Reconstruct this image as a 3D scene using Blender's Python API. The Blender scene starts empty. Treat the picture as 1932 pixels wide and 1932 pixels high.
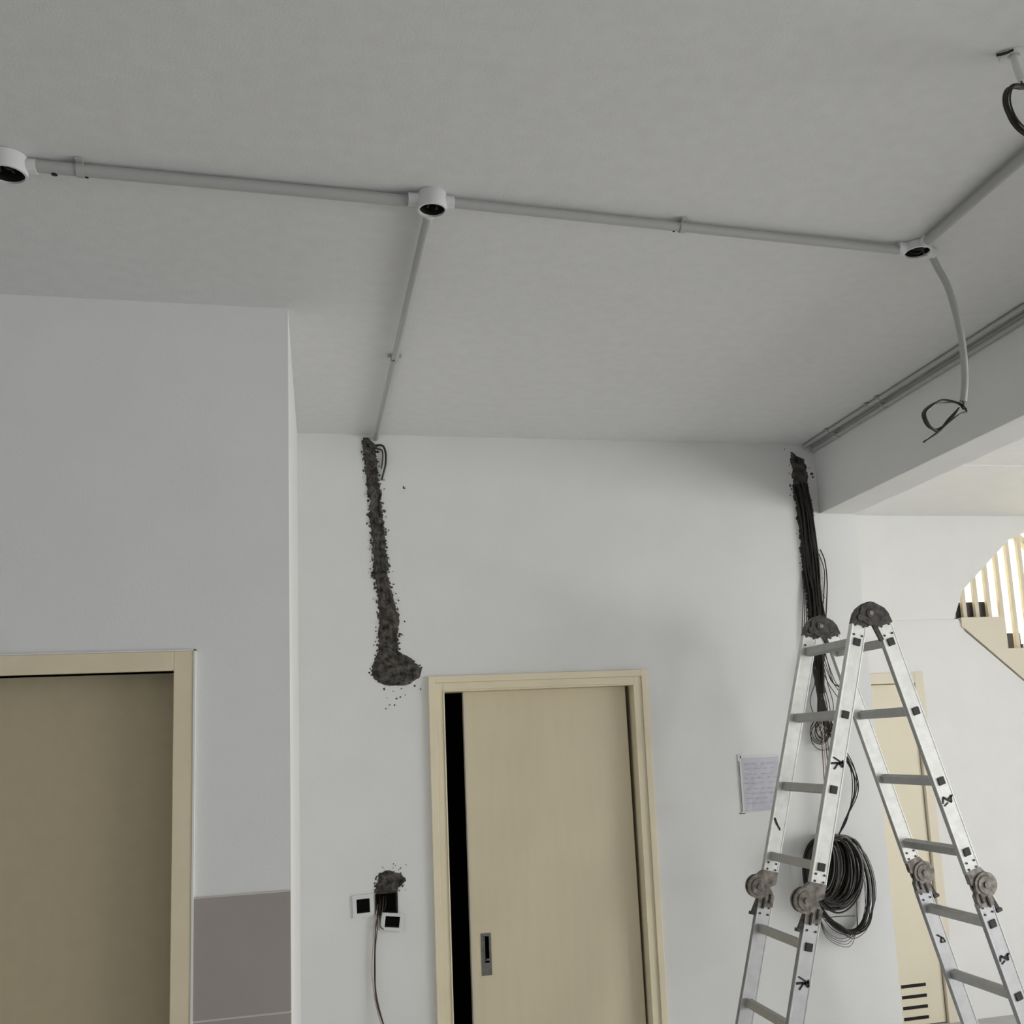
import bpy, bmesh, math, random
from mathutils import Vector, Matrix, noise
S = bpy.context.scene
COL = S.collection
random.seed(7)
R = math.radians

# ------------------------------------------------------------------ camera
H = 1.78
yaw, pitch, roll = .2433, .1585, -.0493
fwd = Vector((math.sin(yaw)*math.cos(pitch), math.cos(yaw)*math.cos(pitch), math.sin(pitch)))
right0 = Vector((math.cos(yaw), -math.sin(yaw), 0)); up0 = right0.cross(fwd)
rt = math.cos(roll)*right0 + math.sin(roll)*up0
up = -math.sin(roll)*right0 + math.cos(roll)*up0
cd = bpy.data.cameras.new('camera'); cam = bpy.data.objects.new('camera', cd); COL.objects.link(cam)
m = Matrix.Identity(4)
for i in range(3):
    m[i][0] = rt[i]; m[i][1] = up[i]; m[i][2] = -fwd[i]
m.translation = Vector((0, 0, H)); cam.matrix_world = m
cd.sensor_width = 36; cd.lens = 1929.3/1932*36
cd.shift_x = (966-1074.5)/1932; cd.shift_y = (1091.7-966)/1932
cd.clip_start = .02
S.camera = cam
# ------------------------------------------------------------------ light
w = bpy.data.worlds.new('daylight'); S.world = w; w.use_nodes = True
bg = w.node_tree.nodes['Background']; bg.inputs[0].default_value = (.80, .88, 1, 1); bg.inputs[1].default_value = 1.2
def area(name, loc, rot, sx, sy, e, c=(1, 1, 1)):
    l = bpy.data.lights.new(name, 'AREA'); l.shape = 'RECTANGLE'; l.size = sx; l.size_y = sy
    l.energy = e; l.color = c
    o = bpy.data.objects.new(name, l); COL.objects.link(o); o.location = loc; o.rotation_euler = rot
    return o
# daylight through the large opening in the right wall, and through the window of the stairwell
area('opening_daylight', (7.62, .1, 1.25), (R(90), 0, R(90)), 3.6, 2.3, 255, (1, .993, .972))
area('stair_window_daylight', (7.3, 6.33, 3.6), (R(90), 0, R(90)), .8, 1.3, 225, (1, .955, .85))
area('left_fill_light', (-4.27, -1.2, 1.4), (R(90), 0, R(-90)), 1.7, 1.6, 6, (.97, .98, 1))  # added fill lamp to lift the beam face, no known source there
V = S.view_settings
S.display_settings.display_device = 'sRGB'
V.view_transform = 'Standard'; V.look = 'None'; V.gamma = 1; V.use_curve_mapping = False; V.exposure = 0

# ------------------------------------------------------------------ helpers
def tag(o, label=None, cat=None, group=None, kind=None):
    if label: o['label'] = label
    if cat: o['category'] = cat
    if group: o['group'] = group
    if kind: o['kind'] = kind
    return o
def empty(name, loc, label=None, cat=None, group=None, kind=None):
    o = bpy.data.objects.new(name, None); COL.objects.link(o); o.location = loc
    o.empty_display_size = .05
    return tag(o, label, cat, group, kind)
def rnd(v): return random.uniform(-v, v)

class MB:
    """collects verts/faces in world space, builds one mesh object"""
    def __init__(s): s.v = []; s.f = []; s.mi = []; s.cur = 0
    def add(s, vs, fs):
        b = len(s.v); s.v += [tuple(x) for x in vs]
        for f in fs: s.f.append(tuple(b+i for i in f)); s.mi.append(s.cur)
    def box(s, x0, x1, y0, y1, z0, z1):
        vs = [(x, y, z) for x in (x0, x1) for y in (y0, y1) for z in (z0, z1)]
        s.add(vs, [(0,1,3,2), (4,6,7,5), (0,4,5,1), (2,3,7,6), (0,2,6,4), (1,5,7,3)])
    def obox(s, c, ax, ay, az, hx, hy, hz):
        c = Vector(c); vs = []
        for i in (-1, 1):
            for j in (-1, 1):
                for k in (-1, 1): vs.append(c + ax*hx*i + ay*hy*j + az*hz*k)
        s.add(vs, [(0,1,3,2), (4,6,7,5), (0,4,5,1), (2,3,7,6), (0,2,6,4), (1,5,7,3)])
    def prism(s, poly, y0, y1):
        """polygon in X-Z extruded along Y"""
        n = len(poly)
        vs = [(x, y0, z) for x, z in poly] + [(x, y1, z) for x, z in poly]
        fs = [tuple(range(n)), tuple(range(2*n-1, n-1, -1))] + [(i, i+n, (i+1) % n+n, (i+1) % n) for i in range(n)]
        s.add(vs, fs)
    def cyl(s, c, r, axis, h, n=24, r2=None, caps=True):
        c = Vector(c); axis = Vector(axis).normalized(); a = axis.orthogonal().normalized(); b = axis.cross(a)
        r2 = r if r2 is None else r2; vs = []
        for t, rr in ((0, r), (h, r2)):
            for i in range(n):
                an = 2*math.pi*i/n; vs.append(c + axis*t + (a*math.cos(an)+b*math.sin(an))*rr)
        fs = [(i, (i+1) % n, (i+1) % n+n, i+n) for i in range(n)]
        if caps: fs += [tuple(range(n-1, -1, -1)), tuple(range(n, 2*n))]
        s.add(vs, fs)
    def lathe(s, c, axis, prof, n=28):
        """closed ring profile of (r, t)"""
        c = Vector(c); axis = Vector(axis).normalized(); a = axis.orthogonal().normalized(); b = axis.cross(a)
        vs = []; k = len(prof)
        for r, t in prof:
            for i in range(n):
                an = 2*math.pi*i/n; vs.append(c + axis*t + (a*math.cos(an)+b*math.sin(an))*r)
        fs = []
        for j in range(k-1):
            for i in range(n): fs.append((j*n+i, j*n+(i+1) % n, (j+1)*n+(i+1) % n, (j+1)*n+i))
        s.add(vs, fs)
    def tube(s, pts, r, n=8, closed=False, caps=True):
        pts = [Vector(p) for p in pts]; k = len(pts); vs = []; prev = None
        for i, p in enumerate(pts):
            if closed: t = pts[(i+1) % k]-pts[i-1]
            else: t = pts[min(i+1, k-1)]-pts[max(i-1, 0)]
            t.normalize()
            a = t.orthogonal().normalized() if prev is None else (prev - t*prev.dot(t)).normalized()
            prev = a; b = t.cross(a)
            for j in range(n):
                an = 2*math.pi*j/n; vs.append(p + (a*math.cos(an)+b*math.sin(an))*r)
        fs = []
        for i in range(k if closed else k-1):
            i2 = (i+1) % k
            for j in range(n): fs.append((i*n+j, i*n+(j+1) % n, i2*n+(j+1) % n, i2*n+j))
        if caps and not closed: fs += [tuple(range(n-1, -1, -1)), tuple((k-1)*n+j for j in range(n))]
        s.add(vs, fs)
    def build(s, name, mats, parent=None, smooth=False, bevel=0, origin=None, recalc=True):
        me = bpy.data.meshes.new(name)
        o0 = Vector(origin) if origin is not None else (Vector(parent.location) if parent is not None and parent.parent is None else Vector((0, 0, 0)))
        if parent is not None and parent.parent is not None: o0 = world_loc(parent)
        if parent is None and origin is None:
            xs = [v[0] for v in s.v]; ys = [v[1] for v in s.v]; zs = [v[2] for v in s.v]
            o0 = Vector(((min(xs)+max(xs))/2, (min(ys)+max(ys))/2, min(zs)))
        me.from_pydata([tuple(Vector(v)-o0) for v in s.v], [], s.f)
        if not isinstance(mats, (list, tuple)): mats = [mats]
        for mt in mats: me.materials.append(mt)
        for p, mi in zip(me.polygons, s.mi): p.material_index = mi; p.use_smooth = smooth
        if recalc:
            b = bmesh.new(); b.from_mesh(me); bmesh.ops.recalc_face_normals(b, faces=b.faces); b.to_mesh(me); b.free()
        me.update()
        o = bpy.data.objects.new(name, me); COL.objects.link(o)
        if parent is None: o.location = o0
        else:
            o.parent = parent
            o.location = (0, 0, 0)
        if bevel:
            md = o.modifiers.new('bevel', 'BEVEL'); md.width = bevel; md.segments = 2; md.limit_method = 'ANGLE'
        if smooth:
            try: me.set_sharp_from_angle(angle=R(42))
            except Exception: pass
        return o
def world_loc(o):
    v = Vector((0, 0, 0))
    while o is not None: v += Vector(o.location); o = o.parent
    return v
def spline(pts, sub=8, closed=False):
    P = [Vector(p) for p in pts]; n = len(P); out = []
    for i in range(n if closed else n-1):
        if closed: a, b, c, d = P[i-1], P[i], P[(i+1) % n], P[(i+2) % n]
        else: a, b, c, d = P[max(i-1, 0)], P[i], P[i+1], P[min(i+2, n-1)]
        for k in range(sub):
            t = k/sub
            out.append(.5*((2*b)+(c-a)*t+(2*a-5*b+4*c-d)*t*t+(3*b-a-3*c+d)*t**3))
    if not closed: out.append(P[-1])
    return out

# ------------------------------------------------------------------ materials
def mat(name, col, rough=.6, metal=0, var=0, vscale=3, bump=0, bscale=80, col2=None, spec=.5, stretch=None):
    mt = bpy.data.materials.new(name); mt.use_nodes = True; nt = mt.node_tree; b = nt.nodes['Principled BSDF']
    b.inputs['Base Color'].default_value = (*col, 1); b.inputs['Roughness'].default_value = rough; b.inputs['Metallic'].default_value = metal
    b.inputs['Specular IOR Level'].default_value = spec
    tc = nt.nodes.new('ShaderNodeTexCoord'); src = tc.outputs['Object']
    if stretch:
        mp = nt.nodes.new('ShaderNodeMapping'); mp.inputs['Scale'].default_value = stretch
        nt.links.new(src, mp.inputs[0]); src = mp.outputs[0]
    if var or col2:
        n = nt.nodes.new('ShaderNodeTexNoise'); n.inputs['Scale'].default_value = vscale; n.inputs['Detail'].default_value = 6
        nt.links.new(src, n.inputs['Vector'])
        cr = nt.nodes.new('ShaderNodeValToRGB'); cr.color_ramp.elements[0].position = .35; cr.color_ramp.elements[1].position = .65
        c2 = col2 or tuple(min(1, c*(1+var)) for c in col); c1 = col if col2 else tuple(c*(1-var) for c in col)
        cr.color_ramp.elements[0].color = (*c1, 1); cr.color_ramp.elements[1].color = (*c2, 1)
        nt.links.new(n.outputs['Fac'], cr.inputs[0]); nt.links.new(cr.outputs[0], b.inputs['Base Color'])
    if bump:
        n = nt.nodes.new('ShaderNodeTexNoise'); n.inputs['Scale'].default_value = bscale; n.inputs['Detail'].default_value = 4
        bp = nt.nodes.new('ShaderNodeBump'); bp.inputs['Strength'].default_value = bump; bp.inputs['Distance'].default_value = .01
        nt.links.new(src, n.inputs['Vector']); nt.links.new(n.outputs['Fac'], bp.inputs['Height']); nt.links.new(bp.outputs[0], b.inputs['Normal'])
    return mt
M = dict(
    paint=mat('white_wall_paint', (.80, .80, .79), .75, var=.012, vscale=5, bump=.05, bscale=140),
    ceil=mat('white_ceiling_paint', (.78, .78, .775), .85, var=.02, vscale=22, bump=.08, bscale=160),
    litedge=mat('white_lit_edge', (.84, .84, .82), .6),  # near-white, paints the light on the door frame's outer edge
    cream=mat('cream_door_frame_paint', (.86, .77, .565), .45, var=.03, vscale=4),
    creaml=mat('cream_laminate', (.76, .67, .48), .5, var=.012, vscale=6, stretch=(6, 6, .6)),
    olive=mat('olive_beige_laminate', (.51, .435, .285), .5, var=.025, vscale=25, stretch=(1, 1, 1)),
    beigef=mat('beige_frame_paint', (.80, .70, .50), .5, var=.03, vscale=8),
    tile=mat('grey_brown_wall_tile', (.385, .345, .318), .35, var=.04, vscale=3),
    grout=mat('pale_grout', (.62, .60, .54), .8),
    floor=mat('pale_floor_tile', (.43, .43, .425), .4, var=.04, vscale=2),
    dark=mat('cavity_shade', (.012, .011, .01), .9),  # near-black colour stands in for shade inside holes and recesses
    cement=mat('wet_grey_cement', (.020, .018, .016), .95, col2=(.135, .122, .108), vscale=34, bump=1.0, bscale=70),
    pvc=mat('white_pvc', (.74, .745, .74), .35),
    wire=mat('black_cable_sheath', (.016, .013, .011), .45),
    wireb=mat('brown_cable_sheath', (.085, .06, .035), .5),
    wirep=mat('pale_pink_cable_sheath', (.55, .42, .33), .5),
    alu=mat('painted_aluminium', (.84, .84, .815), .42, .2, var=.06, vscale=30, stretch=(1, 1, 1)),
    alu2=mat('bare_aluminium', (.60, .60, .615), .42, .3, var=.05, vscale=30),
    gpvc=mat('grey_pvc_conduit', (.45, .45, .44), .4),
    rung=mat('ribbed_aluminium', (.40, .40, .39), .42, .55, var=.06, vscale=30),
    hinge=mat('dull_steel_hinge', (.10, .09, .078), .42, .5, col2=(.27, .245, .215), vscale=45),
    hinged=mat('blackened_steel_hinge', (.018, .016, .014), .45, .3, col2=(.075, .066, .058), vscale=60),
    black=mat('black_plastic', (.012, .011, .011), .5),
    ink=mat('black_marker_paint', (.010, .009, .009), .6),
    skirt=mat('dark_stone_skirting', (.045, .038, .038), .5),
    rail=mat('cream_railing_paint', (.72, .66, .53), .5),
    steel=mat('brushed_steel_pull', (.20, .195, .18), .35, .6, var=.15, vscale=60),
    paper=mat('lilac_paper', (.60, .60, .66), .8, var=.05, vscale=18),
    tape=mat('translucent_tape', (.74, .74, .74), .3),
)
W = M['paint']

# ------------------------------------------------------------------ setting
ZC = 3.134; YB = 4.337; YL = 3.072; XC = -.085; XB0 = 2.316; XB1 = 2.503; ZBM = 2.795; YF = 5.82
def wall_xz(name, x0, x1, z0, z1, yf, th, holes, mt, depth=None):
    """wall facing -Y at yf, thickness th; rectangular holes (x0,x1,z0,z1,depth or None=through)"""
    b = MB()
    xs = sorted({x0, x1, *[h[0] for h in holes], *[h[1] for h in holes]}); zs = sorted({z0, z1, *[h[2] for h in holes], *[h[3] for h in holes]})
    for i in range(len(xs)-1):
        for k in range(len(zs)-1):
            cx = (xs[i]+xs[i+1])/2; cz = (zs[k]+zs[k+1])/2
            hit = [h for h in holes if h[0] < cx < h[1] and h[2] < cz < h[3]]
            if hit:
                d = hit[0][4]
                if d is None: continue
                b.box(xs[i], xs[i+1], yf+d, yf+th, zs[k], zs[k+1])
            else: b.box(xs[i], xs[i+1], yf, yf+th, zs[k], zs[k+1])
    o = b.build(name, mt, recalc=False); tag(o, kind='structure'); return o
def sbox(name, x0, x1, y0, y1, z0, z1, mt, bevel=0):
    b = MB(); b.box(x0, x1, y0, y1, z0, z1); o = b.build(name, mt, bevel=bevel); tag(o, kind='structure'); return o
sbox('floor', -4.2, 7.6, -3.3, 7.1, -.12, 0, M['floor'])
b = MB(); b.box(-4.2, 7.6, -3.3, 5.97, ZC, ZC+.12); tag(b.build('ceiling', M['ceil']), kind='structure')
# left wall (nearer), its return, the back wall
LD = (-1.35, -.400, 0, 2.033)           # left door opening
wall_xz('wall_left', -4.2, XC, 0, ZC, YL, .16, [(-1.35, -.400, 0, 2.033, None)], W)
b = MB(); b.box(XC-.16, XC, YL+.16, YB, 0, ZC); tag(b.build('wall_return', W), kind='structure')
wall_xz('wall_back', XC-.16, XB1, 0, ZC, YB, .13, [(.506, 1.3395, 0, 2.02, None), (.210, .290, 1.136, 1.225, .07), (.130, .188, 1.141, 1.207, .05), (.240, .306, 1.076, 1.132, .05)], W)
b = MB(); b.box(XB1-.13, XB1, YB+.13, YF, 0, ZC); tag(b.build('wall_store', W), kind='structure')
# long downstand beam
b = MB(); b.box(XB0, XB1, -3.3, YB, ZBM, ZC); tag(b.build('trim_1', W, bevel=.003), kind='structure')
# shallow ceiling step behind the beam
b = MB(); b.box(XB1, 7.6, 4.62, 5.82, ZC-.005, ZC); tag(b.build('trim_2', W), kind='structure')
# outer walls
sbox('wall_front', -4.2, 7.6, -3.3, -3.18, 0, ZC, W)
b = MB()
for x in ((-3.3, -2.15, 0, ZC), (-.25, YL+.16, 0, ZC), (-2.15, -.25, 2.3, ZC), (-2.15, -.25, 0, .5)): b.box(-4.32, -4.2, x[0], x[1], x[2], x[3])  # gap in this unseen wall is made up for the fill lamp
tag(b.build('wall_outer', W), kind='structure')
b = MB()
for x in ((-3.3, -1.8, 0, ZC), (2.0, 7.1, 0, ZC), (-1.8, 2.0, 2.5, ZC), (-1.8, 2.0, 0, .08)): b.box(7.5, 7.6, x[0], x[1], x[2], x[3])
b.box(7.5, 7.6, 5.8, 7.1, ZC, 4.9)
tag(b.build('wall_right', W), kind='structure')
def wframe(name, ax, pos, a0, a1, z0, z1, n):
    b = MB(); t = .05
    segs = [(a0, a1, z0, z0+t), (a0, a1, z1-t, z1)] + [(a0+(a1-a0-t)*i/n, a0+(a1-a0-t)*i/n+t, z0, z1) for i in range(n+1)]
    for s in segs:
        if ax == 'x': b.box(pos, pos+.06, s[0], s[1], s[2], s[3])
        else: b.box(s[0], s[1], pos, pos+.06, s[2], s[3])
    tag(b.build(name, M['alu']), kind='structure')
wframe('window_1', 'x', 7.52, -1.8, 2.0, .08, 2.5, 4)
wframe('fill_opening_frame', 'x', -4.25, -2.15, -.25, .5, 2.3, 2)  # made-up window frame, added only around the left fill lamp

# grey tile dado beside the left door
b = MB(); rows = [(1.407, 1.0900), (1.0845, .7675), (.7625, .446), (.441, .125), (.120, 0)]
for z1, z0 in rows:
    b.box(-.345, XC-.0015, YL-.009, YL+.001, z0, z1)
b.cur = 1; b.box(-.345, XC-.004, YL-.0072, YL+.001, 0, 1.4085); b.box(-.345, XC-.001, YL-.0085, YL, 1.4072, 1.4105)
b.cur = 0
for z1, z0 in rows: b.box(-2.6, -1.41, YL-.009, YL+.001, z0, z1)
tag(b.build('trim_3', [M['tile'], M['grout']], recalc=False), kind='structure')

# ---- left door: flush olive panel set deep in a flat beige frame
d = empty('door_1', (-.87, YL, 0), kind='structure')
b = MB(); f0, f1 = YL-.012, YL+.15
b.box(-.400, -.345, f0, f1, 0, 2.088); b.box(-1.405, -1.35, f0, f1, 0, 2.088); b.box(-1.35, -.400, f0, f1, 2.033, 2.088)
b.build('frame', M['beigef'], d, bevel=.002)
b = MB(); b.box(-.347, -.3415, f0-.002, YL+.004, 0, 2.0915); b.box(-1.41, -.3415, f0-.002, YL+.004, 2.088, 2.0915); b.build('lit_frame_edge', M['litedge'], d)  # pale strip stands in for light caught on the frame's outer side
b = MB(); b.box(-1.35, -.400, YL+.075, YL+.115, .005, 2.0335); b.build('door_panel', M['olive'], d)

# ---- back door: sliding leaf left slightly open
d = empty('door_2', (.92, YB, 0), kind='structure')
def cframe(parent, x0, x1, zt, wd, yf, y1, mt, proud=.012):
    # stepped profile: outer band, lower inner band
    b = MB(); a = .42*wd
    for (u0, u1, pr) in ((0, a, proud), (a, wd-.006, proud*.55), (wd-.006, wd, proud*.8)):
        b.box(x0+u0, x0+u1, yf-pr, y1, 0, zt-u0); b.box(x1-u1, x1-u0, yf-pr, y1, 0, zt-u0)
        b.box(x0+u1, x1-u1, yf-pr, y1, zt-u1, zt-u0)
    return b.build('frame', mt, parent, bevel=.0015)
cframe(d, .441, 1.404, 2.081, .066, YB, YB+.13, M['cream'], .02)
b = MB()
# leaf hangs a touch out of plumb, leaving a thin wedge at the right jamb
lf = [(.592, .006), (1.3385, .006), (1.320, 2.013), (.592, 2.013)]
b.prism([(.594, .006), (1.330, .006), (1.317, 2.0145), (.594, 2.0145)], YB+.046, YB+.082)
leaf = b.build('door_leaf', M['creaml'], d, bevel=.001)
b = MB(); b.box(.5935, .601, YB+.0445, YB+.0835, .006, 2.0145); b.build('leaf_edging', mat('pale_edging', (.66, .62, .52), .4), d)
b = MB(); x0, x1, z0, z1 = .635, .677, .85, 1.017; y = YB+.0435
b.box(x0, x0+.009, y, y+.006, z0, z1); b.box(x1-.009, x1, y, y+.006, z0, z1); b.box(x0+.009, x1-.009, y, y+.006, z0, z0+.05); b.box(x0+.009, x1-.009, y, y+.006, z1-.012, z1)
pl = b.build('flush_pull', M['steel'], d); 
b = MB(); b.box(x0+.009, x1-.009, y+.0025, y+.006, z0+.05, z1-.012); b.build('pull_recess', M['dark'], pl)
b = MB(); b.box(x0+.020, x1-.009, y+.0005, y+.003, z0+.058, z0+.066); b.box(x0+.010, x0+.016, y+.0005, y+.003, z0+.052, z1-.014); b.build('pull_lever', M['steel'], pl)
# little room behind the sliding door, its darkness painted into near-black walls
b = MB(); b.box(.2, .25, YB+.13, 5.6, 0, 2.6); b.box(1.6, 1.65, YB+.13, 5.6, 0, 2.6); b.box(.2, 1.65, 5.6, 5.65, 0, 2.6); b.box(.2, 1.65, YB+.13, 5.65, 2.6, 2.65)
tag(b.build('wall_inner_room', mat('inner_room_shade', (.02, .019, .018), .9)), kind='structure')

# ---- far wall, with the under-stair store door and the stair opening above
def wall_poly(name, poly, y0, y1, mt): 
    b = MB(); b.prism(poly, y0, y1); o = b.build(name, mt); tag(o, kind='structure'); return o
# stringer line: Z = 2.369 - .85*(X-4.067)
def sz(x): return 2.369-.85*(x-4.067)
b = MB()
b.prism([(XB1-.13, 0), (2.90, 0), (2.90, 2.10), (XB1-.13, 2.10)], YF, YF+.15)
b.prism([(XB1-.13, 2.10), (3.72, 2.10), (3.72, 2.446), (XB1-.13, 2.446)], YF, YF+.15)
b.prism([(3.72, 0), (6.84, 0), (4.067, sz(4.067)), (4.03, 2.446), (3.72, 2.446)], YF, YF+.15)
tag(b.build('wall_far', W), kind='structure')
b = MB()   # face of the landing and of the flight above it, set back a little
b.prism([(XB1-.13, 2.446), (3.99, 2.446), (4.072, 2.63), (4.463, 2.966), (4.602, 3.02), (5.0, ZC), (XB1-.13, ZC)], YF-.014, YF+.12)
tag(b.build('wall_landing', W), kind='structure')
d = empty('door_3', (3.3, YF, 0), kind='structure')
b = MB(); b.box(3.662, 3.722, YF-.012, YF+.1, 0, 2.113); b.box(2.88, 2.94, YF-.012, YF+.1, 0, 2.113); b.box(2.94, 3.662, YF-.012, YF+.1, 2.046, 2.113)
b.build('frame', M['rail'], d, bevel=.002)
b = MB(); b.box(2.944, 3.655, YF+.012, YF+.05, .005, 2.040)
lf = b.build('door_leaf', mat('pale_cream_laminate', (.74, .68, .53), .5, var=.02, vscale=3), d)
for k in range(4):
    z = .045+k*.062; b = MB(); b.box(3.374, 3.541, YF+.0105, YF+.014, z-.009, z+.010); b.build('vent_slot', M['dark'], d)  # thin black bars paint the shade of the slots
# stairwell behind
b = MB(); b.box(3.3, 7.6, 6.95, 7.1, 0, 4.9); b.box(3.2, 3.3, 5.97, 7.1, 0, 4.9); b.box(3.2, 7.6, 5.94, 7.1, 4.9, 5.0)
b.box(3.3, 7.6, 5.85, 5.97, ZC+.12, 4.9)
tag(b.build('wall_stairwell', mat('cream_stairwell_paint', (.86, .84, .74), .8)), kind='structure')

# ------------------------------------------------------------------ staircase
st = empty('staircase', (5.4, 6.4, 0), 'staircase with cream balusters and dark stepped skirting rising behind the far wall', 'staircase')
TX, TR, TZ, XS = .245, .2085, 2.455, 4.360       # tread, riser, landing height, first riser
stone = mat('pale_stone_tread', (.62, .58, .50), .5)
b = MB(); b.box(3.31, XS, YF+.16, 6.94, TZ-.10, TZ); b.build('landing', stone, st)
for k in range(11):
    z = TZ-TR*(k+1); x0 = XS+TX*k
    b = MB(); b.box(x0, x0+TX, YF+.16, 6.94, max(0, z-.26), z); b.build('step', stone, st)
# closed stringer: sloping underside, stepped top
top = [(4.045, TZ)]
x, z = XS, TZ
while z > .25: top += [(x, z), (x, z-TR)]; x += TX; z -= TR
poly = [(4.045, sz(4.045)+.006), (4.067, sz(4.067)+.012), (6.83, .002), (x, .002), (x, z)] + top[::-1][0:-1] + [(4.045, TZ)]
b = MB(); b.prism(poly, YF-.012, YF+.155); b.build('stringer', M['rail'], st)
# dark stone skirting stepping down along the outer edge of the treads
y0, y1 = YF+.158, YF+.172
b = MB(); b.box(3.975, XS-.005, y0-.05, y1, TZ-.005, TZ+.115); b.build('skirting', M['skirt'], st)
b = MB(); b.box(XS-.035, XS-.002, YF+.14, YF+.172, TZ-TR+.09, TZ-.03); b.build('skirting', M['skirt'], st)
for k in range(10):
    z = TZ-TR*(k+1); x0 = XS+TX*k
    b = MB(); b.box(x0+(.04 if k == 0 else .0), x0+TX-.005, y0, y1, z, z+.115); b.build('skirting', M['skirt'], st)
    if k: b = MB(); b.box(x0-.02, x0+.012, y0, y1, z, z+TR+.04); b.build('skirting', M['skirt'], st)
b = MB(); b.box(4.02, 4.055, YF+.06, YF+.10, TZ, 3.56); b.build('newel_post', M['rail'], st)
for k in range(20):
    x = 4.135+k*.094; n_ = max(0, math.ceil((x-XS)/TX)); zb = TZ-TR*n_-.01; b = MB(); b.box(x-.014, x+.014, YF+.07, YF+.098, zb, min(sz(x)+1.16, 4.2)); b.build('baluster', M['rail'], st)
b = MB(); b.prism([(4.03, 3.56), (4.03, 3.50), (6.9, sz(6.9)+1.10), (6.9, sz(6.9)+1.16)], YF+.102, YF+.15)
b.build('handrail', M['rail'], st)

# ------------------------------------------------------------------ wall chases filled with cement
def interp(rows, z):
    # rows sorted by descending z: (z, l, r)
    if z >= rows[0][0]: return rows[0][1:]
    for a, c in zip(rows, rows[1:]):
        if c[0] <= z <= a[0]:
            t = (a[0]-z)/(a[0]-c[0]+1e-9); return (a[1]+(c[1]-a[1])*t, a[2]+(c[2]-a[2])*t)
    return rows[-1][1:]
def patch(name, rows, label, dz=.006, nx=12, rise=.013, jag=.012, y=YB, parent=None, seed=0, flecks=0):
    b = MB(); z1, z0 = rows[0][0], rows[-1][0]; n = max(3, int((z1-z0)/dz)); vs = []; fs = []
    for k in range(n+1):
        z = z1+(z0-z1)*k/n; l, r = interp(rows, z)
        l += jag*noise.noise(Vector((z*28, seed, 0)))+jag*.9*noise.noise(Vector((z*120, seed, 3))); r += jag*noise.noise(Vector((z*28, seed+9, 5)))+jag*.9*noise.noise(Vector((z*110, seed, 8)))
        for i in range(nx+1):
            t = i/nx; x = l+(r-l)*t
            edge = min(1, min(t, 1-t)*nx/1.5) * min(1, min(k, n-k)/1.5)
            h = rise*(.75+.9*noise.noise(Vector((x*34, z*34, seed)))+.6*noise.noise(Vector((x*110, z*90, seed+4))))
            if 0 < i < nx: h = max(.0015, h)
            vs.append((x, y-h*edge+.001 if edge > 0 else y+.002, z))
    for k in range(n):
        for i in range(nx): a = k*(nx+1)+i; fs.append((a, a+nx+1, a+nx+2, a+1))
    b.add(vs, fs)
    o = b.build(name, M['cement'], parent, smooth=False)
    if label: tag(o, label, 'wall patch', 'dark cement patches on the back wall')
    return o
def fleck(b, x, z, r, y=YB):
    n = random.randint(5, 8); a0 = random.random()*6; ring = []
    sx = random.uniform(.6, 1.4)
    for i in range(n):
        an = a0+2*math.pi*i/n; rr = r*random.uniform(.5, 1.1); ring.append((x+rr*sx*math.cos(an), z+rr*math.sin(an)))
    vs = [(px, y+.0005, pz) for px, pz in ring]+[(x+(px-x)*.6, y-.0022, z+(pz-z)*.6) for px, pz in ring]+[(x, y-.003, z)]
    fs = [(i, (i+1) % n, (i+1) % n+n, i+n) for i in range(n)]+[(i+n, (i+1) % n+n, 2*n) for i in range(n)]
    b.add(vs, fs)
c1 = [(3.122, .184, .214), (3.09, .187, .236), (3.074, .188, .248), (3.027, .189, .250), (2.968, .195, .252), (2.899, .202, .261), (2.845, .213, .264), (2.794, .208, .272), (2.713, .215, .275), (2.644, .222, .278), (2.575, .221, .288), (2.518, .220, .287), (2.484, .231, .290), (2.416, .238, .309), (2.348, .239, .325), (2.314, .241, .331), (2.281, .237, .324), (2.225, .236, .322), (2.187, .236, .325), (2.172, .220, .358), (2.137, .211, .402), (2.109, .200, .421), (2.082, .212, .413), (2.064, .232, .385), (2.047, .275, .352)]
p1 = patch('cement_patch', c1, 'long vertical dark cement chase ending in a wide blob left of the cream sliding door', seed=1, nx=16)
b = MB()
for x, z, r in [(.362, 2.897, .008), (.358, 2.905, .005), (.309, 1.995, .006), (.28, 1.97, .005), (.259, 2.036, .009), (.324, 2.0, .006), (.296, 2.025, .004), (.33, 2.035, .004), (.30, 1.968, .006), (.265, 1.955, .004), (.41, 2.03, .006), (.385, 2.045, .006), (.27, 2.0, .003), (.346, 2.008, .003)]: fleck(b, x, z, r)
for k in range(44):
    z = random.uniform(2.2, 3.05); l, r = interp(c1, z); s = random.choice((-1, 1)); x = (l-.004-abs(rnd(.014))) if s < 0 else (r+.004+abs(rnd(.016))); fleck(b, x, z, random.uniform(.0015, .0055))
for k in range(70):
    z = random.uniform(2.10, 3.08); l, r = interp(c1, z); s = random.choice((-1, 1)); fleck(b, (l-.001-abs(rnd(.004))) if s < 0 else (r+.001+abs(rnd(.004))), z, random.uniform(.004, .009))
tag(b.build('cement_splatter', M['cement'], p1), kind='stuff')
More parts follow.
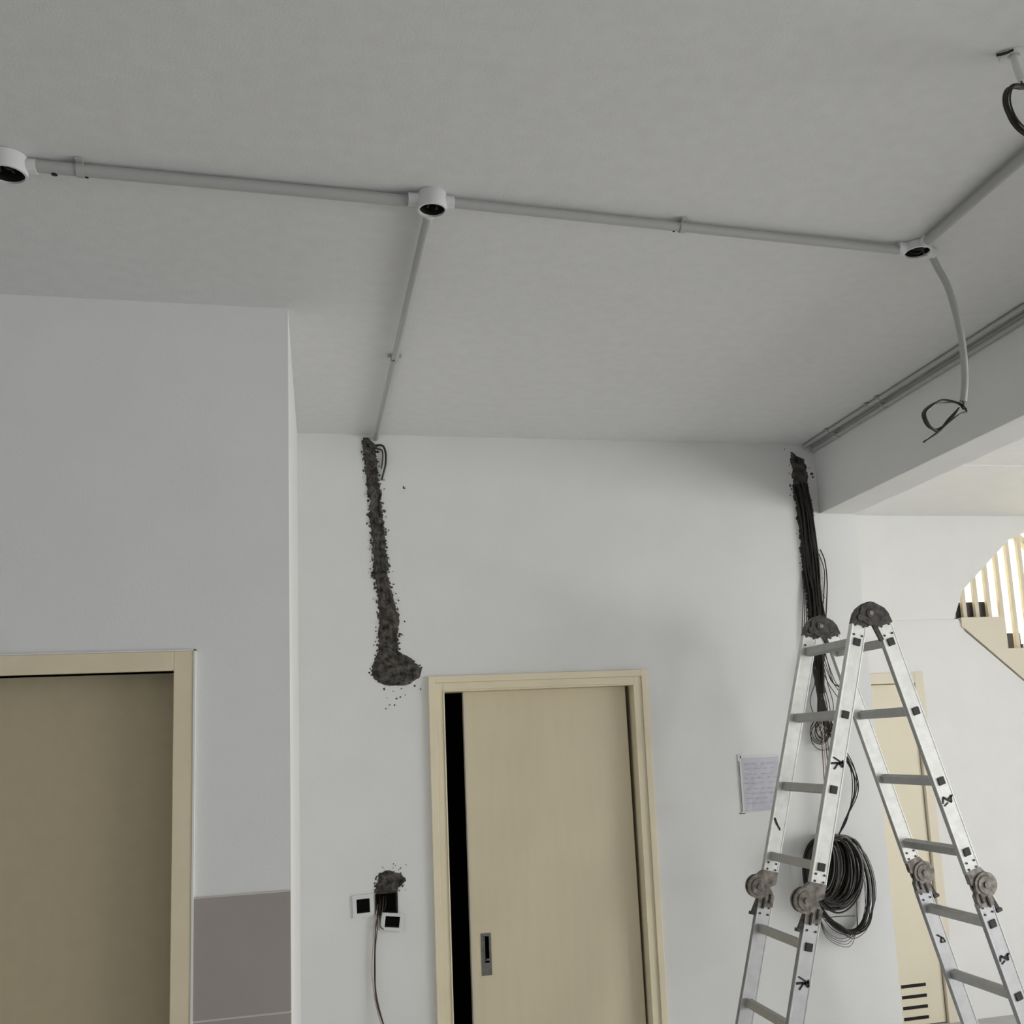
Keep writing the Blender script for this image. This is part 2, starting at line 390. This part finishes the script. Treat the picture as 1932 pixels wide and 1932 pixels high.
b = MB(); b.tube(spline([(.243, YB-.004, 3.085), (.272, YB-.012, 3.082), (.284, YB-.014, 3.05), (.283, YB-.012, 3.0), (.272, YB-.01, 2.955), (.266, YB-.004, 2.93)]), .0045, 6); b.build('loose_wire', M['wire'], p1); b = MB(); b.tube(spline([(.246, YB-.004, 3.07), (.268, YB-.010, 3.062), (.272, YB-.012, 3.03), (.265, YB-.01, 2.98)]), .003, 6)
b.build('loose_wire', M['wire'], p1)
c2 = [(3.10, 2.190, 2.200), (3.075, 2.188, 2.225), (3.062, 2.189, 2.274), (2.999, 2.189, 2.273), (2.934, 2.186, 2.275), (2.883, 2.187, 2.279), (2.805, 2.194, 2.290), (2.716, 2.199, 2.283), (2.614, 2.196, 2.285), (2.513, 2.202, 2.287), (2.412, 2.204, 2.290), (2.299, 2.207, 2.290), (2.213, 2.21, 2.288), (2.10, 2.215, 2.28)]
p2 = patch('cement_patch', c2, 'narrow dark cement chase full of black cables under the end of the ceiling beam', seed=5, rise=.007, nx=12)
b = MB()
for x, z, r in [(2.295, 2.99, .009), (2.298, 2.975, .007), (2.178, 2.93, .009), (2.182, 2.915, .006), (2.165, 3.11, .004), (2.285, 3.02, .005)]: fleck(b, x, z, r)
for k in range(20):
    z = random.uniform(2.2, 3.05); l, r = interp(c2, z); s = random.choice((-1, 1)); fleck(b, (l-.004-abs(rnd(.01))) if s < 0 else (r+.004+abs(rnd(.01))), z, random.uniform(.0015, .0045))
tag(b.build('cement_splatter', M['cement'], p2), kind='stuff')
c3 = [(1.306, .252, .262), (1.297, .238, .280), (1.287, .217, .312), (1.268, .212, .333), (1.250, .207, .325), (1.232, .204, .310), (1.214, .205, .298)]
p3 = patch('cement_patch', c3, 'small dark cement patch above the open switch boxes', seed=11, rise=.012, nx=14)
b = MB()
b.box(.206, .211, YB-.004, YB+.065, 1.136, 1.215); b.box(.289, .296, YB-.004, YB+.065, 1.136, 1.215); b.box(.21, .29, YB+.064, YB+.0695, 1.136, 1.225); b.box(.206, .294, YB-.002, YB+.065, 1.132, 1.138)
b.build('cavity_lining', M['dark'], p3)
b = MB()
for k in range(14): fleck(b, random.uniform(.20, .34), random.choice((random.uniform(1.30, 1.33), random.uniform(1.22, 1.29))), random.uniform(.0015, .004))
for k in range(16):
    z = random.uniform(1.22, 1.305); l, r = interp(c3, z); s = random.choice((-1, 1)); fleck(b, (l-abs(rnd(.004))) if s < 0 else (r+abs(rnd(.004))), z, random.uniform(.003, .008))
tag(b.build('cement_splatter', M['cement'], p3), kind='stuff')

# ------------------------------------------------------------------ switch boxes + hanging wires
def switch_box(cx, cz, w, h, rot, ih, label, tilt=0, y=YB-.004):
    o = empty('switch_box', (cx, y, cz), label, 'switch box', 'open switch boxes on the back wall')
    cs, sn = math.cos(rot), math.sin(rot)
    ax = Vector((cs, 0, sn)); az = Vector((-sn, 0, cs)); ay = Vector((0, 1, 0))
    if tilt: az = (az+Vector((0, tilt, 0))+ax*.28).normalized()
    c = Vector((cx, y, cz)); b = MB(); t = (w-ih)/2; t2 = (h-ih*h/w)/2
    for i in (-1, 1):
        b.obox(c+ax*i*(w/2-t/2), ax, ay, az, t/2, .003, h/2)
        b.obox(c+az*i*(h/2-t2/2), ax, ay, az, w/2-t, .003, t2/2)
    b.build('faceplate', M['pvc'], o)
    b = MB(); t3 = .002; iw = ih/2; hh = h/2-t2
    for i in (-1, 1):
        b.obox(c+ax*i*(iw-t3/2)+ay*.02, ax, ay, az, t3/2, .019, hh); b.obox(c+az*i*(hh-t3/2)+ay*.02, ax, ay, az, iw, .019, t3/2)
    b.obox(c+ay*.039, ax, ay, az, iw, .001, hh); b.build('back_box', M['dark'], o)
    return o
switch_box(.159, 1.174, .084, .088, .03, .052, 'upright square switch box with white rim left of the dark cavity')
switch_box(.272, 1.104, .092, .068, -.13, .058, 'tilted square switch box with white rim below the dark cavity', tilt=.0, y=YB-.012)
def wires(name, paths, label, cat, group=None):
    """paths: list of (points, radius, materialkey, partname)"""
    root = empty(name, paths[0][0][0], label, cat, group)
    for pts, r, mk, pn in paths:
        b = MB(); b.tube(spline(pts, 6), r, 6); b.build(pn, M[mk], root, smooth=True)
    return root
yy = YB-.012
base = [(.222, YB+.03, 1.17), (.214, yy, 1.14), (.205, yy-.006, 1.086), (.199, yy-.005, 1.005), (.196, yy-.004, .925), (.197, yy-.006, .864), (.204, yy-.01, .803), (.227, yy-.02, .717), (.265, yy-.03, .62), (.27, yy-.03, .50)]
def off(base, dx, dy, amp, sd): return [(x+dx+amp*noise.noise(Vector((z*9, sd, 0))), y+dy+amp*.5*noise.noise(Vector((z*9, sd, 7))), z) for x, y, z in base]
wires('hanging_wire', [(off(base, .002, -.002, .006, 1), .0022, 'wire', 'black_core'), (off(base, -.006, .001, .012, 2), .0021, 'wirep', 'pink_core'), (off(base, .004, .003, .014, 3), .0019, 'wireb', 'brown_core'),
    ([(.24, YB+.03, 1.2), (.235, yy, 1.16), (.222, yy-.01, 1.10), (.24, yy, 1.075)], .002, 'wireb', 'brown_core'), ([(.222, YB+.03, 1.21), (.226, YB-.002, 1.18), (.223, yy+.004, 1.14), (.226, yy, 1.09)], .0028, 'wire', 'black_core'), ([(.25, YB+.03, 1.2), (.248, YB+.01, 1.17), (.24, YB+.01, 1.145)], .003, 'wire', 'black_core')],
    'thin black and pink wires hanging from the dark cavity below the cement patch', 'wire')

# ------------------------------------------------------------------ cable bundle in the right chase
P = []
bb = [(2.222, 2.93), (2.24, 2.80), (2.243, 2.66), (2.248, 2.52), (2.252, 2.40), (2.253, 2.28), (2.25, 2.18), (2.225, 2.05), (2.222, 1.95), (2.215, 1.86), (2.2, 1.74), (2.195, 1.62)]
for k in range(34):
    dx = rnd(.034); dy = -.004-random.random()*.026; n = random.choice((7, 7, 7, 8, 8, 9, 9, 10)); sd = k*3.7
    pts = []
    for j, (x, z) in enumerate(bb[:n]):
        s = 1 if j < 7 else .55+.1*rnd(1)
        pts.append((x+dx*s+.012*noise.noise(Vector((z*7, sd, 0))), YB+dy-(.035 if j >= 7 else 0)+.01*noise.noise(Vector((z*6, sd, 5))), z+rnd(.01)))
    mk = 'wireb' if k % 9 == 0 else 'wire'
    P.append((pts, random.choice((.0035, .004, .005)) if mk == 'wire' else .0028, mk, 'black_cable' if mk == 'wire' else 'brown_cable'))
for k in range(12):   # thick dark tangle behind the ladder's top
    sd = k*2.1; P.append(([(2.232+rnd(.02), YB-.03, 2.15), (2.215+rnd(.025), YB-.05, 2.03), (2.208+rnd(.02), YB-.05, 1.95), (2.222+rnd(.022), YB-.05, 1.86), (2.235+rnd(.02), YB-.04, 1.80)], .004, 'wire', 'black_cable'))
for k in range(9):    # loose strands bowing out and looping back
    x0 = 2.235+rnd(.03); s = random.uniform(.03, .10)*random.choice((1, 1, -1))
    P.append(([(x0, YB-.03, 2.15+rnd(.03)), (x0+s*.5, YB-.04, 2.0), (x0+s, YB-.05, 1.92+rnd(.05)), (x0+s*.6, YB-.04, 1.82), (x0-.01, YB-.03, 1.74+rnd(.04))], .0018, 'wire', 'loose_strand'))
for k in range(7):    # knot of small loops
    cx, cz, r = 2.215+rnd(.02), 1.77+rnd(.025), random.uniform(.03, .062)
    P.append(([(cx+r*math.cos(a*.7), YB-.045+.004*a+rnd(.004), cz+r*1.1*math.sin(a*.7)) for a in range(11)], .0019, 'wire' if k % 3 else 'wireb', 'loose_strand' if k % 3 else 'brown_cable'))
for k in range(4):
    P.append(([(2.205+.008*k, YB-.04, 1.98), (2.20+.01*k, YB-.05, 1.72), (2.195+.012*k, YB-.05, 1.5), (2.19+.01*k, YB-.06, 1.34), (2.19, YB-.07, 1.29)], .002, ('wireb', 'wirep', 'wire', 'wireb')[k], ('brown_cable', 'pale_cable', 'loose_strand', 'brown_cable')[k]))
P.append(([(2.30, YB-.008, 2.62), (2.315, YB-.015, 2.56), (2.318, YB-.012, 2.46), (2.305, YB-.01, 2.35), (2.295, YB-.008, 2.28)], .0028, 'wire', 'loose_strand'))
P.append(([(2.29, YB-.008, 2.60), (2.306, YB-.018, 2.52), (2.298, YB-.012, 2.42), (2.29, YB-.008, 2.36)], .0022, 'wire', 'loose_strand'))
for k in range(5):
    P.append(([(2.243+rnd(.02), YB-.05, 1.78), (2.33+rnd(.015), YB-.055, 1.62), (2.335+rnd(.02), YB-.06, 1.50), (2.28+rnd(.01), YB-.06, 1.38), (2.235, YB-.06, 1.31)], .0022 if k else .0035, 'wire', 'loose_strand'))
for k in range(3): P.append(([(2.206-.004*k, YB-.006, 2.52), (2.202-.006*k, YB-.014, 2.4), (2.194-.012*k, YB-.012, 2.25), (2.185-.012*k, YB-.012, 2.1)], .0018, 'wire', 'loose_strand'))
wires('cable_bundle', P, 'thick bundle of black cables hanging from the right wall chase behind the ladder top', 'cables')

# ------------------------------------------------------------------ coil of cable on the wall
rc = empty('cable_coil', (2.215, YB-.06, 1.0), 'big round coil of black cable hung on the wall behind the ladder', 'cable coil')
def loop(cx, cz, rx, rz, y, tilt, ph=0, wob=.004, n=26):
    out = []
    for i in range(n):
        a = 2*math.pi*i/n+ph; x = rx*math.cos(a); z = rz*math.sin(a)
        x += wob*noise.noise(Vector((a*1.3, cx*50, rx*60))); z += wob*noise.noise(Vector((a*1.3, cx*70, 4)))
        out.append((cx+x*math.cos(tilt)-z*math.sin(tilt), y+.012*math.sin(a+ph), cz+x*math.sin(tilt)+z*math.cos(tilt)))
    return out
def coil(n, r, name, mk, sd):
    random.seed(sd); pts = []
    for k in range(n):
        t = random.random()
        L = 2.058+random.random()*.035; Rr = 2.185+.155*t; rz = .108+.050*min(1, t+rnd(.2))
        top = 1.320-.014*random.random()-.02*(1-t)
        pts += loop((L+Rr)/2, top-rz, (Rr-L)/2, rz, YB-.026-.078*random.random(), -.16+rnd(.06), ph=math.pi/2, n=22)
    b = MB(); b.tube(spline(pts, 2), r, 6); b.build(name, M[mk], rc, smooth=True)
coil(62, .0043, 'black_cable_turns', 'wire', 3); coil(5, .0028, 'brown_cable_turns', 'wireb', 5)
for k in range(15):
    y = YB-.02-random.random()*.05; e = rnd(.018); thick = .0038 if k < 7 else .0015
    g = rnd(.016) if k >= 7 else rnd(.007); b = MB()
    b.tube(spline([(2.10+e, y, 1.06+g), (2.135, y-.01, .985+g), (2.20+e, y-.01, .925-.4*abs(g)+g), (2.27, y, .892+1.6*g), (2.335+e*.5, y, .925+g), (2.372+g, y-.005, 1.02), (2.380+g*1.3, y, 1.12), (2.352+g, y, 1.22), (2.30+e, y, 1.29+g), (2.23, y-.01, 1.315)], 6), thick, 6); b.build('loose_loop', M['wire'], rc, smooth=True)
for k in range(4):
    b = MB(); b.tube(spline([(2.12, YB-.03, 1.0), (2.15, YB-.035, .91-.01*k), (2.225+.01*k, YB-.03, .865-.012*k), (2.30, YB-.03, .90), (2.31, YB-.03, .98), (2.312+.004*k, YB-.03, 1.10)], 6), .0013, 5); b.build('loose_strand', M['wire'], rc, smooth=True)
b = MB(); b.tube(spline([(2.18, YB-.03, .962), (2.24, YB-.03, .961), (2.30, YB-.03, .957)], 4), .0018, 5); b.build('loose_strand', M['wire'], rc, smooth=True)
b = MB(); b.cyl((2.16, YB+.0, 1.315), .006, (0, -1, 0), .11, 10); b.build('wall_hook', M['steel'], rc)

# ------------------------------------------------------------------ paper taped to the wall
pr = empty('paper_sheet', (1.90, YB-.002, 1.55), 'pale lilac paper sheet taped to the wall left of the ladder', 'paper')
b = MB(); nxx, nzz = 10, 12; vs = []; fs = []
for i in range(nxx+1):
    for k in range(nzz+1):
        u, v = i/nxx, k/nzz; x = 1.822+.182*u; z = 1.436+.238*v+.004*u
        vs.append((x, YB-.0025-.004*abs(noise.noise(Vector((u*3, v*3, 2))))-.003*u*(1-v), z))
for i in range(nxx):
    for k in range(nzz): a = i*(nzz+1)+k; fs.append((a, a+nzz+1, a+nzz+2, a+1))
b.add(vs, fs); b.add([(x, y+.0008, z) for x, y, z in vs], fs); b.build('sheet', M['paper'], pr, recalc=False)
b = MB(); b.box(1.808, 1.823, YB-.004, YB-.0005, 1.432, 1.690); b.box(1.818, 2.0, YB-.004, YB-.0005, 1.672, 1.682); b.build('tape_border', M['tape'], pr)
b = MB(); b.box(1.799, 1.824, YB-.0065, YB-.001, 1.430, 1.4335); b.box(1.811, 1.8135, YB-.006, YB-.001, 1.44, 1.66); b.build('dark_edge', mat('grey_tape_edge', (.16, .15, .14), .7), pr)
b = MB()
for k in range(9):
    z = 1.645-.022*k+rnd(.004); x = 1.835+.01*random.random(); 
    while x < 1.985:
        L = random.uniform(.008, .028); b.box(x, x+L, YB-.0086, YB-.0064, z, z+.0028); x += L+random.uniform(.01, .03)
tag(b.build('faint_print', mat('faint_lilac_ink', (.50, .495, .57), .8), pr), kind='stuff')

# ------------------------------------------------------------------ ceiling junction boxes and conduits
CR = .0125
def jbox(x, y, r, h, arms, label, lean=(0, 0)):
    o = empty('junction_box', (x, y, ZC), label, 'junction box', 'round junction boxes on the ceiling')
    ax = Vector((lean[0], lean[1], -1)).normalized(); c = Vector((x, y, ZC+.001)); b = MB()
    b.lathe(c, ax, [(r*.9, 0), (r, .004), (r, h), (r*.87, h), (r*.87, .006), (0.0005, .006)], 32)
    b.build('box_body', M['pvc'], o, smooth=True)
    b = MB(); b.lathe(c, ax, [(r*.865, h-.005), (r*.86, .0065), (.0005, .0065)], 28); b.build('box_interior', M['dark'], o, smooth=True)  # black liner paints the shade inside the white box
    for a, L in arms:
        b = MB(); dv = Vector((math.cos(a), math.sin(a), 0)); b.cyl(c+dv*r*.9+Vector((0, 0, -h*.42-.001)), CR+.004, dv, L, 20)
        b.build('spout', M['pvc'], o, smooth=True)
    for k in range(4):
        b = MB()
        a = random.random()*6.28; q = r*.55
        b.tube(spline([(x+q*math.cos(a), y+q*math.sin(a), ZC-.010), (x+q*.6*math.cos(a+1), y+q*.6*math.sin(a+1), ZC-h*.8), (x+q*math.cos(a+2.2), y+q*math.sin(a+2.2), ZC-h*.5)], 5), .0028, 6)
        b.build('wire_tail', M['wire'], o, smooth=True)
    return o
A = math.atan2
zc_ = ZC-.018
JL, JM, JR = (-.668, 2.330), (.280, 2.345), (1.668, 2.412)
jbox(*JL, .043, .046, [(.0, .022), (math.pi, .02)], 'round white junction box at the left end of the ceiling conduit')
jbox(*JM, .036, .046, [(A(.0, -1), .026), (0.02, .022), (A(1, -.03), .03)], 'round white junction box in the middle of the conduit with three spouts')
jbox(*JR, .040, .026, [(math.pi, .026), (A(-1, .0), .028), (A(.30, .95), .032)], 'round white junction box beside the hanging flexible conduit')
def conduit(pts, label, r=CR, clips=(), name='conduit_pipe', spots=()):
    o = empty(name, pts[0], label, 'conduit', 'conduit pipes along the ceiling'); b = MB(); b.tube(pts, r, 16); b.build('pipe', M['gpvc'], o, smooth=True)
    p0, p1 = Vector(pts[0]), Vector(pts[-1]); dv = (p1-p0).normalized(); sd = Vector((0, 0, 1)).cross(dv)
    if abs(dv.z) > .9: sd = Vector((1, 0, 0))
    for t in clips:
        c = p0.lerp(p1, t); b = MB()
        b.tube([c-dv*.008, c+dv*.008], r+.0028, 16)
        b.obox(c+Vector((0, 0, r*.9)), dv, sd, Vector((0, 0, 1)), .008, r+.012, .0025); b.build('clip', M['gpvc'], o, smooth=True)
    for t, rr in spots:
        c = p0.lerp(p1, t); b = MB(); b.cyl(c-Vector((0, 0, r))+sd*.004+Vector((0, 0, .0015)), rr, (0, 0, -1), .002, 12); b.build('knockout_hole', M['dark'], o)
    return o
conduit([(JL[0]+.05, JL[1]-.001, zc_), (JM[0]-.056, JM[1]+.010, zc_)], 'long ceiling conduit between left and middle junction boxes', .0145, clips=(.12,), spots=((.055, .007), (.135, .004)))
conduit([(JM[0]+.052, JM[1]+.004, zc_), (JR[0]-.056, JR[1]+.004, zc_)], 'long ceiling conduit between middle and right junction boxes', .0125, clips=(.48,), spots=((.462, .003),))
conduit([(JM[0]-.001, JM[1]+.060, zc_), (.244, YB-.004, zc_)], 'thin ceiling conduit running from the middle box to the wall chase', .0115, clips=(.52,), spots=((.51, .0035),))
conduit([(JR[0]-.004, JR[1]-.058, zc_), (1.640, 1.0, zc_)], 'ceiling conduit running from the right box toward the viewer', .0135)
conduit([(2.262, YB-.01, ZC-.012), (2.262, .8, ZC-.012)], 'slim conduit along the ceiling beside the beam', .0095, clips=(.07, .17, .195, .6))
conduit([(2.304, YB-.01, ZC-.030), (2.304, .8, ZC-.030)], 'slim conduit along the top of the beam face', .0105, clips=(.07, .185, .6))

# flexible conduit drooping from the right box with a knot of wires
fx = empty('flexible_conduit', (1.722, 2.43, ZC), 'flexible conduit drooping from the right junction box with a knot of wires', 'conduit')
fp = spline([(1.703, 2.42, 3.118), (1.728, 2.435, 3.116), (1.752, 2.446, 3.086), (1.780, 2.45, 3.035), (1.799, 2.45, 2.950), (1.808, 2.45, 2.856), (1.804, 2.45, 2.760), (1.793, 2.45, 2.700), (1.788, 2.45, 2.684)], 10)
b = MB(); b.tube(fp, .0100, 14); b.build('hose', M['gpvc'], fx, smooth=True)
K = Vector((1.776, 2.448, 2.672))
def kp(px, pz, y=0): return (K.x+px*1.30, K.y+y, K.z+pz*1.12)
for k in range(6):
    e = rnd(.006); g = rnd(.006); b = MB()
    b.tube(spline([kp(.008, .012, 0), kp(.014, -.004+g, .01), kp(0+e, .010, .012), kp(-.035, .012+g, .012), kp(-.075+e, -.006, 0), kp(-.096+e, -.035+g, -.008), kp(-.084+e, -.062, -.006), kp(-.058, -.068+g, 0), kp(-.025+e, -.035, .006), kp(.002, -.004, .008)], 6), .0021, 6); b.build('looped_wire', M['wire'], fx, smooth=True)
for k in range(4):
    e = rnd(.004); b = MB()
    b.tube(spline([kp(.012, .006, .01), kp(.018, -.016+e, .006), kp(-.003, -.024, 0), kp(-.035+e, -.048, -.004), kp(-.062, -.074+e, -.004), kp(-.100+e, -.100, 0)], 6), .0026, 6); b.build('wire_tail', M['wire'], fx, smooth=True)

# ceiling drop at the upper right: short tube from a hole with a ring of wire
dr = empty('wire_ring', (1.402, 1.62, ZC), 'ring of black wire hanging from a ceiling hole at the upper right', 'wire')
b = MB(); b.lathe((1.402, 1.63, ZC+.001), (0, 0, -1), [(.026, 0), (.026, .003), (.012, .004), (.010, .0005)], 20); b.build('ceiling_rim', M['pvc'], dr, smooth=True)
b = MB(); b.tube([(1.402, 1.63, ZC), (1.403, 1.625, 3.10), (1.406, 1.62, 3.068)], .0085, 12); b.build('tube_stub', M['pvc'], dr, smooth=True)
b = MB(); b.tube(spline([(1.388, 1.612, ZC-.003), (1.377, 1.622, ZC-.005), (1.364, 1.634, ZC-.003)], 4), .003, 6); b.build('short_wire', M['wire'], dr, smooth=True)
pts = [(1.404, 1.622, 3.078), (1.404, 1.62, 3.064)]
for k in range(9): pts += loop(1.405+rnd(.003), 3.004+rnd(.003), .054+rnd(.003), .053+rnd(.003), 1.612+k*.002, rnd(.1), ph=math.pi/2, wob=.003, n=20)
b = MB(); b.tube(spline(pts, 2), .0019, 6); b.build('wire_loops', M['wire'], dr, smooth=True)

# ------------------------------------------------------------------ folding ladder
LD_ = empty('folding_ladder', (2.05, 3.735, 0), 'tall aluminium folding ladder standing open in front of the back wall', 'ladder')
YN0, YN1, YR0, YR1 = 3.520, 3.546, 3.930, 3.956
legs = [  # side, x at z=2.104, slope dx/dz, rung heights, hub offset, hinge z
    (-1, 1.989, -.2776, [2.104-.272*k for k in range(8)], .040, 1.166),
    (1, 2.133, .2880, [2.101-.2674*k for k in range(8)], .026, 1.168)]
for side, xt, sl, rz, ho, hz in legs:
    al = math.atan(abs(sl)); ax = Vector((side*math.sin(al), 0, -math.cos(al)))   # downwards
    nx_ = Vector((math.cos(al)*side, 0, math.sin(al)))                             # outwards, in leg plane
    ey = Vector((0, 1, 0))
    def at(z, o=0): return Vector((xt+side*abs(sl)*(2.104-z), 0, z))+nx_*o
    hw = .0315
    for y0, y1 in ((YN0, YN1), (YR0, YR1)):
        yc = (y0+y1)/2; near = y0 == YN0
        for za, zb in ((2.178, 1.222), (1.112, .035)):
            a, c = at(za), at(zb); mid = (a+c)/2; L = (c-a).length/2
            b = MB()
            # box section with two raised lips along its edges
            b.obox(mid+ey*(yc), ax, ey, nx_, L, .0115, hw)
            for sgn in (-1, 1): b.obox(mid+ey*yc+nx_*sgn*(hw-.003), ax, ey, nx_, L, (y1-y0)/2, .003)
            rl = b.build('rail', M['alu' if za > 2 else 'alu2'], LD_, bevel=.0015)
            # rivets by the hinges
            for zz in ([2.165, 2.13] if za > 2 else []) + ([1.238, 1.262] if za > 2 else [1.095, 1.070]):
                for o_ in (-.017, .017):
                    q = at(zz, o_); b = MB(); b.cyl((q.x, y0+.0005, q.z), .0040, (0, -1, 0), .0025, 10); b.build('rivet', M['black'], rl)
        b = MB(); q = at(.02); b.obox(q+ey*yc, ax, ey, nx_, .025, .018, .037); b.build('rubber_foot', M['black'], LD_, bevel=.003)
        # middle hinge
        q = at(hz, ho); b = MB(); yo = y0-.007
        b.cyl((q.x, yo, q.z), .047, (0, 1, 0), .012, 36); b.cyl((q.x, yo-.004, q.z), .034, (0, 1, 0), .006, 30, .036); b.cyl((q.x, yo-.009, q.z), .012, (0, 1, 0), .006, 20)
        b.cyl((q.x, y1-.004, q.z), .046, (0, 1, 0), .010, 36)
        hg = b.build('hinge', M['hinge'], LD_, smooth=True)
        b = MB()
        up_ = [at(1.232, -.030), at(1.232, .030), at(1.19, ho+.030), at(1.155, ho+.02), at(1.15, ho-.01), at(1.185, -.030)]
        dn_ = [at(1.165, -.012), at(1.17, ho+.02), at(1.125, .036), at(1.09, .034), at(1.10, -.030), at(1.14, -.030)]
        b.prism([(v.x, v.z) for v in up_], y0-.001, y1-.002); b.prism([(v.x, v.z) for v in dn_], y0-.004, y1-.004)
        b.build('hinge_bracket', M['hinge'], hg)
        b = MB(); a = at(1.135, .030); c = at(1.065, .046); b.obox((a+c)/2+ey*(y0+.006), (c-a).normalized(), ey, (c-a).normalized().cross(ey), (c-a).length/2, .006, .007)
        b.obox(c+ey*(y0+.006), ax, ey, nx_, .006, .009, .012)
        b.build('release_lever', M['hinged'], hg)
        b = MB(); q2 = at(1.11, .012); b.obox(q2+ey*(y0-.006), ax, ey, nx_, .022, .003, .0035); b.build('hinge_slot', M['black'], hg); b = MB(); q3 = at(1.13, -.012); b.obox(q3+ey*(y0-.006), ax, ey, nx_, .018, .003, .003)
        b.build('hinge_slot', M['black'], hg)
    for z in rz:
        if z < .1: continue
        q = at(z); b = MB()
        b.obox(q+ey*((YN0+YR1)/2), ax, ey, nx_, .0155, (YR1-YN0)/2-.004, .0155)
        for t in (-.008, 0, .008): b.obox(q+nx_*t+ey*((YN1+YR0)/2), ax, ey, nx_, .0168, (YR0-YN1)/2-.001, .0018)
        rg = b.build('rung', M['rung'], LD_, bevel=.001)
        for y in (YN0+.001, YR1+.003): b = MB(); b.obox(q+ey*(y-.002), ax, ey, nx_, .0145, .003, .0145); b.build('end_cap', M['black'], rg, bevel=.002)
# top hinges
hub = Vector((2.057, 0, 2.212))
for y0, y1 in ((YN0, YN1), (YR0, YR1)):
    b = MB(); cx, cz = hub.x, hub.z
    b.cyl((cx, y0-.006, cz), .046, (0, 1, 0), .014, 36); b.cyl((cx, y0-.011, cz), .020, (0, 1, 0), .006, 24); b.cyl((cx, y1-.006, cz), .045, (0, 1, 0), .010, 36)
    hg = b.build('top_hinge', M['hinged'], LD_, smooth=True)
    b = MB()
    for side, xt, sl, *_ in legs:
        al = math.atan(abs(sl)); nx_ = Vector((math.cos(al)*side, 0, math.sin(al)))
        def at(z, o=0): return Vector((xt+side*abs(sl)*(2.104-z), 0, z))+nx_*o
        pl = [at(2.168, -.033), at(2.168, .033), at(2.205, .030), at(2.228, .020), Vector((cx+side*.024, 0, cz+.040)), Vector((cx-side*.008, 0, cz-.036))]
        b.prism([(v.x, v.z) for v in pl], y0-.002-(.002 if side > 0 else 0), y1-.004)
        q = at(2.196, .002); b.cyl((q.x, y0-.0035, q.z), .014, (0, -1, 0), .003, 20)
    b.build('hinge_bracket', M['hinged'], hg)
    b = MB(); a = Vector((cx+.006, 0, cz-.03)); c = Vector((cx+.040, 0, cz-.105)); dv = (c-a).normalized()
    b.obox((a+c)/2+Vector((0, y0+.004, 0)), dv, Vector((0, 1, 0)), dv.cross(Vector((0, 1, 0))), (c-a).length/2, .006, .008); b.build('release_lever', M['hinged'], hg)
    b = MB(); b.cyl((cx, y0-.012, cz), .009, (0, 1, 0), .004, 16); b.build('hinge_pin', M['hinge'], hg)
# white gusset plate between the legs at the near top
b = MB(); b.prism([(2.015, 2.172), (2.093, 2.172), (2.098, 2.118), (2.012, 2.118)], YR0+.004, YR0+.010); b.build('gusset_plate', M['alu'], LD_)
# hand painted marks on the rails
def mark(side, z, y, strokes, s=1):
    _, xt, sl, *_ = legs[0] if side < 0 else legs[1]
    al = math.atan(abs(sl)); ax = Vector((side*math.sin(al), 0, -math.cos(al))); nx_ = Vector((math.cos(al)*side, 0, math.sin(al)))
    c = Vector((xt+side*abs(sl)*(2.104-z), y, z)); b = MB(); e = Vector((1, 0, 0)); u = nx_*side
    for (x0, y0, x1, y1, wd) in strokes:
        p, q = c+u*x0*s-ax*y0*s, c+u*x1*s-ax*y1*s; dv = (q-p).normalized()
        b.obox((p+q)/2, dv, Vector((0, 1, 0)), dv.cross(Vector((0, 1, 0))), (q-p).length/2+.001, .0007, wd/2)
    b.build('painted_mark', M['ink'], LD_)
N_ = [(-.026, -.006, -.002, .000, .008), (-.020, .018, .020, .004, .005), (.020, .006, -.004, -.002, .009), (.004, .002, .022, -.010, .008), (.000, -.004, -.010, -.024, .006), (.018, .014, .022, -.008, .006)]
N2 = [(-.024, -.004, -.014, .014, .007), (-.014, .014, .010, -.010, .008), (.010, -.010, .016, .012, .007), (.002, .004, .022, .010, .006), (-.02, -.014, -.004, -.008, .005)]
fy = YN0-.0005
mark(-1, 1.655, fy, N_); mark(-1, .897, fy, N_); mark(1, 1.494, fy, N2, 1.1); mark(1, .904, fy, N2)
mark(1, .907, YR0-.0005, [(-.012, .02, .004, .004, .006), (.004, .004, -.006, -.014, .007), (-.006, -.014, .014, -.018, .005), (.01, .0, .014, -.016, .005)])
mark(-1, 1.41, YR0-.0005, [(-.022, .022, -.008, .0, .008), (-.008, .0, .006, -.014, .006), (.006, -.014, .008, -.02, .005)])
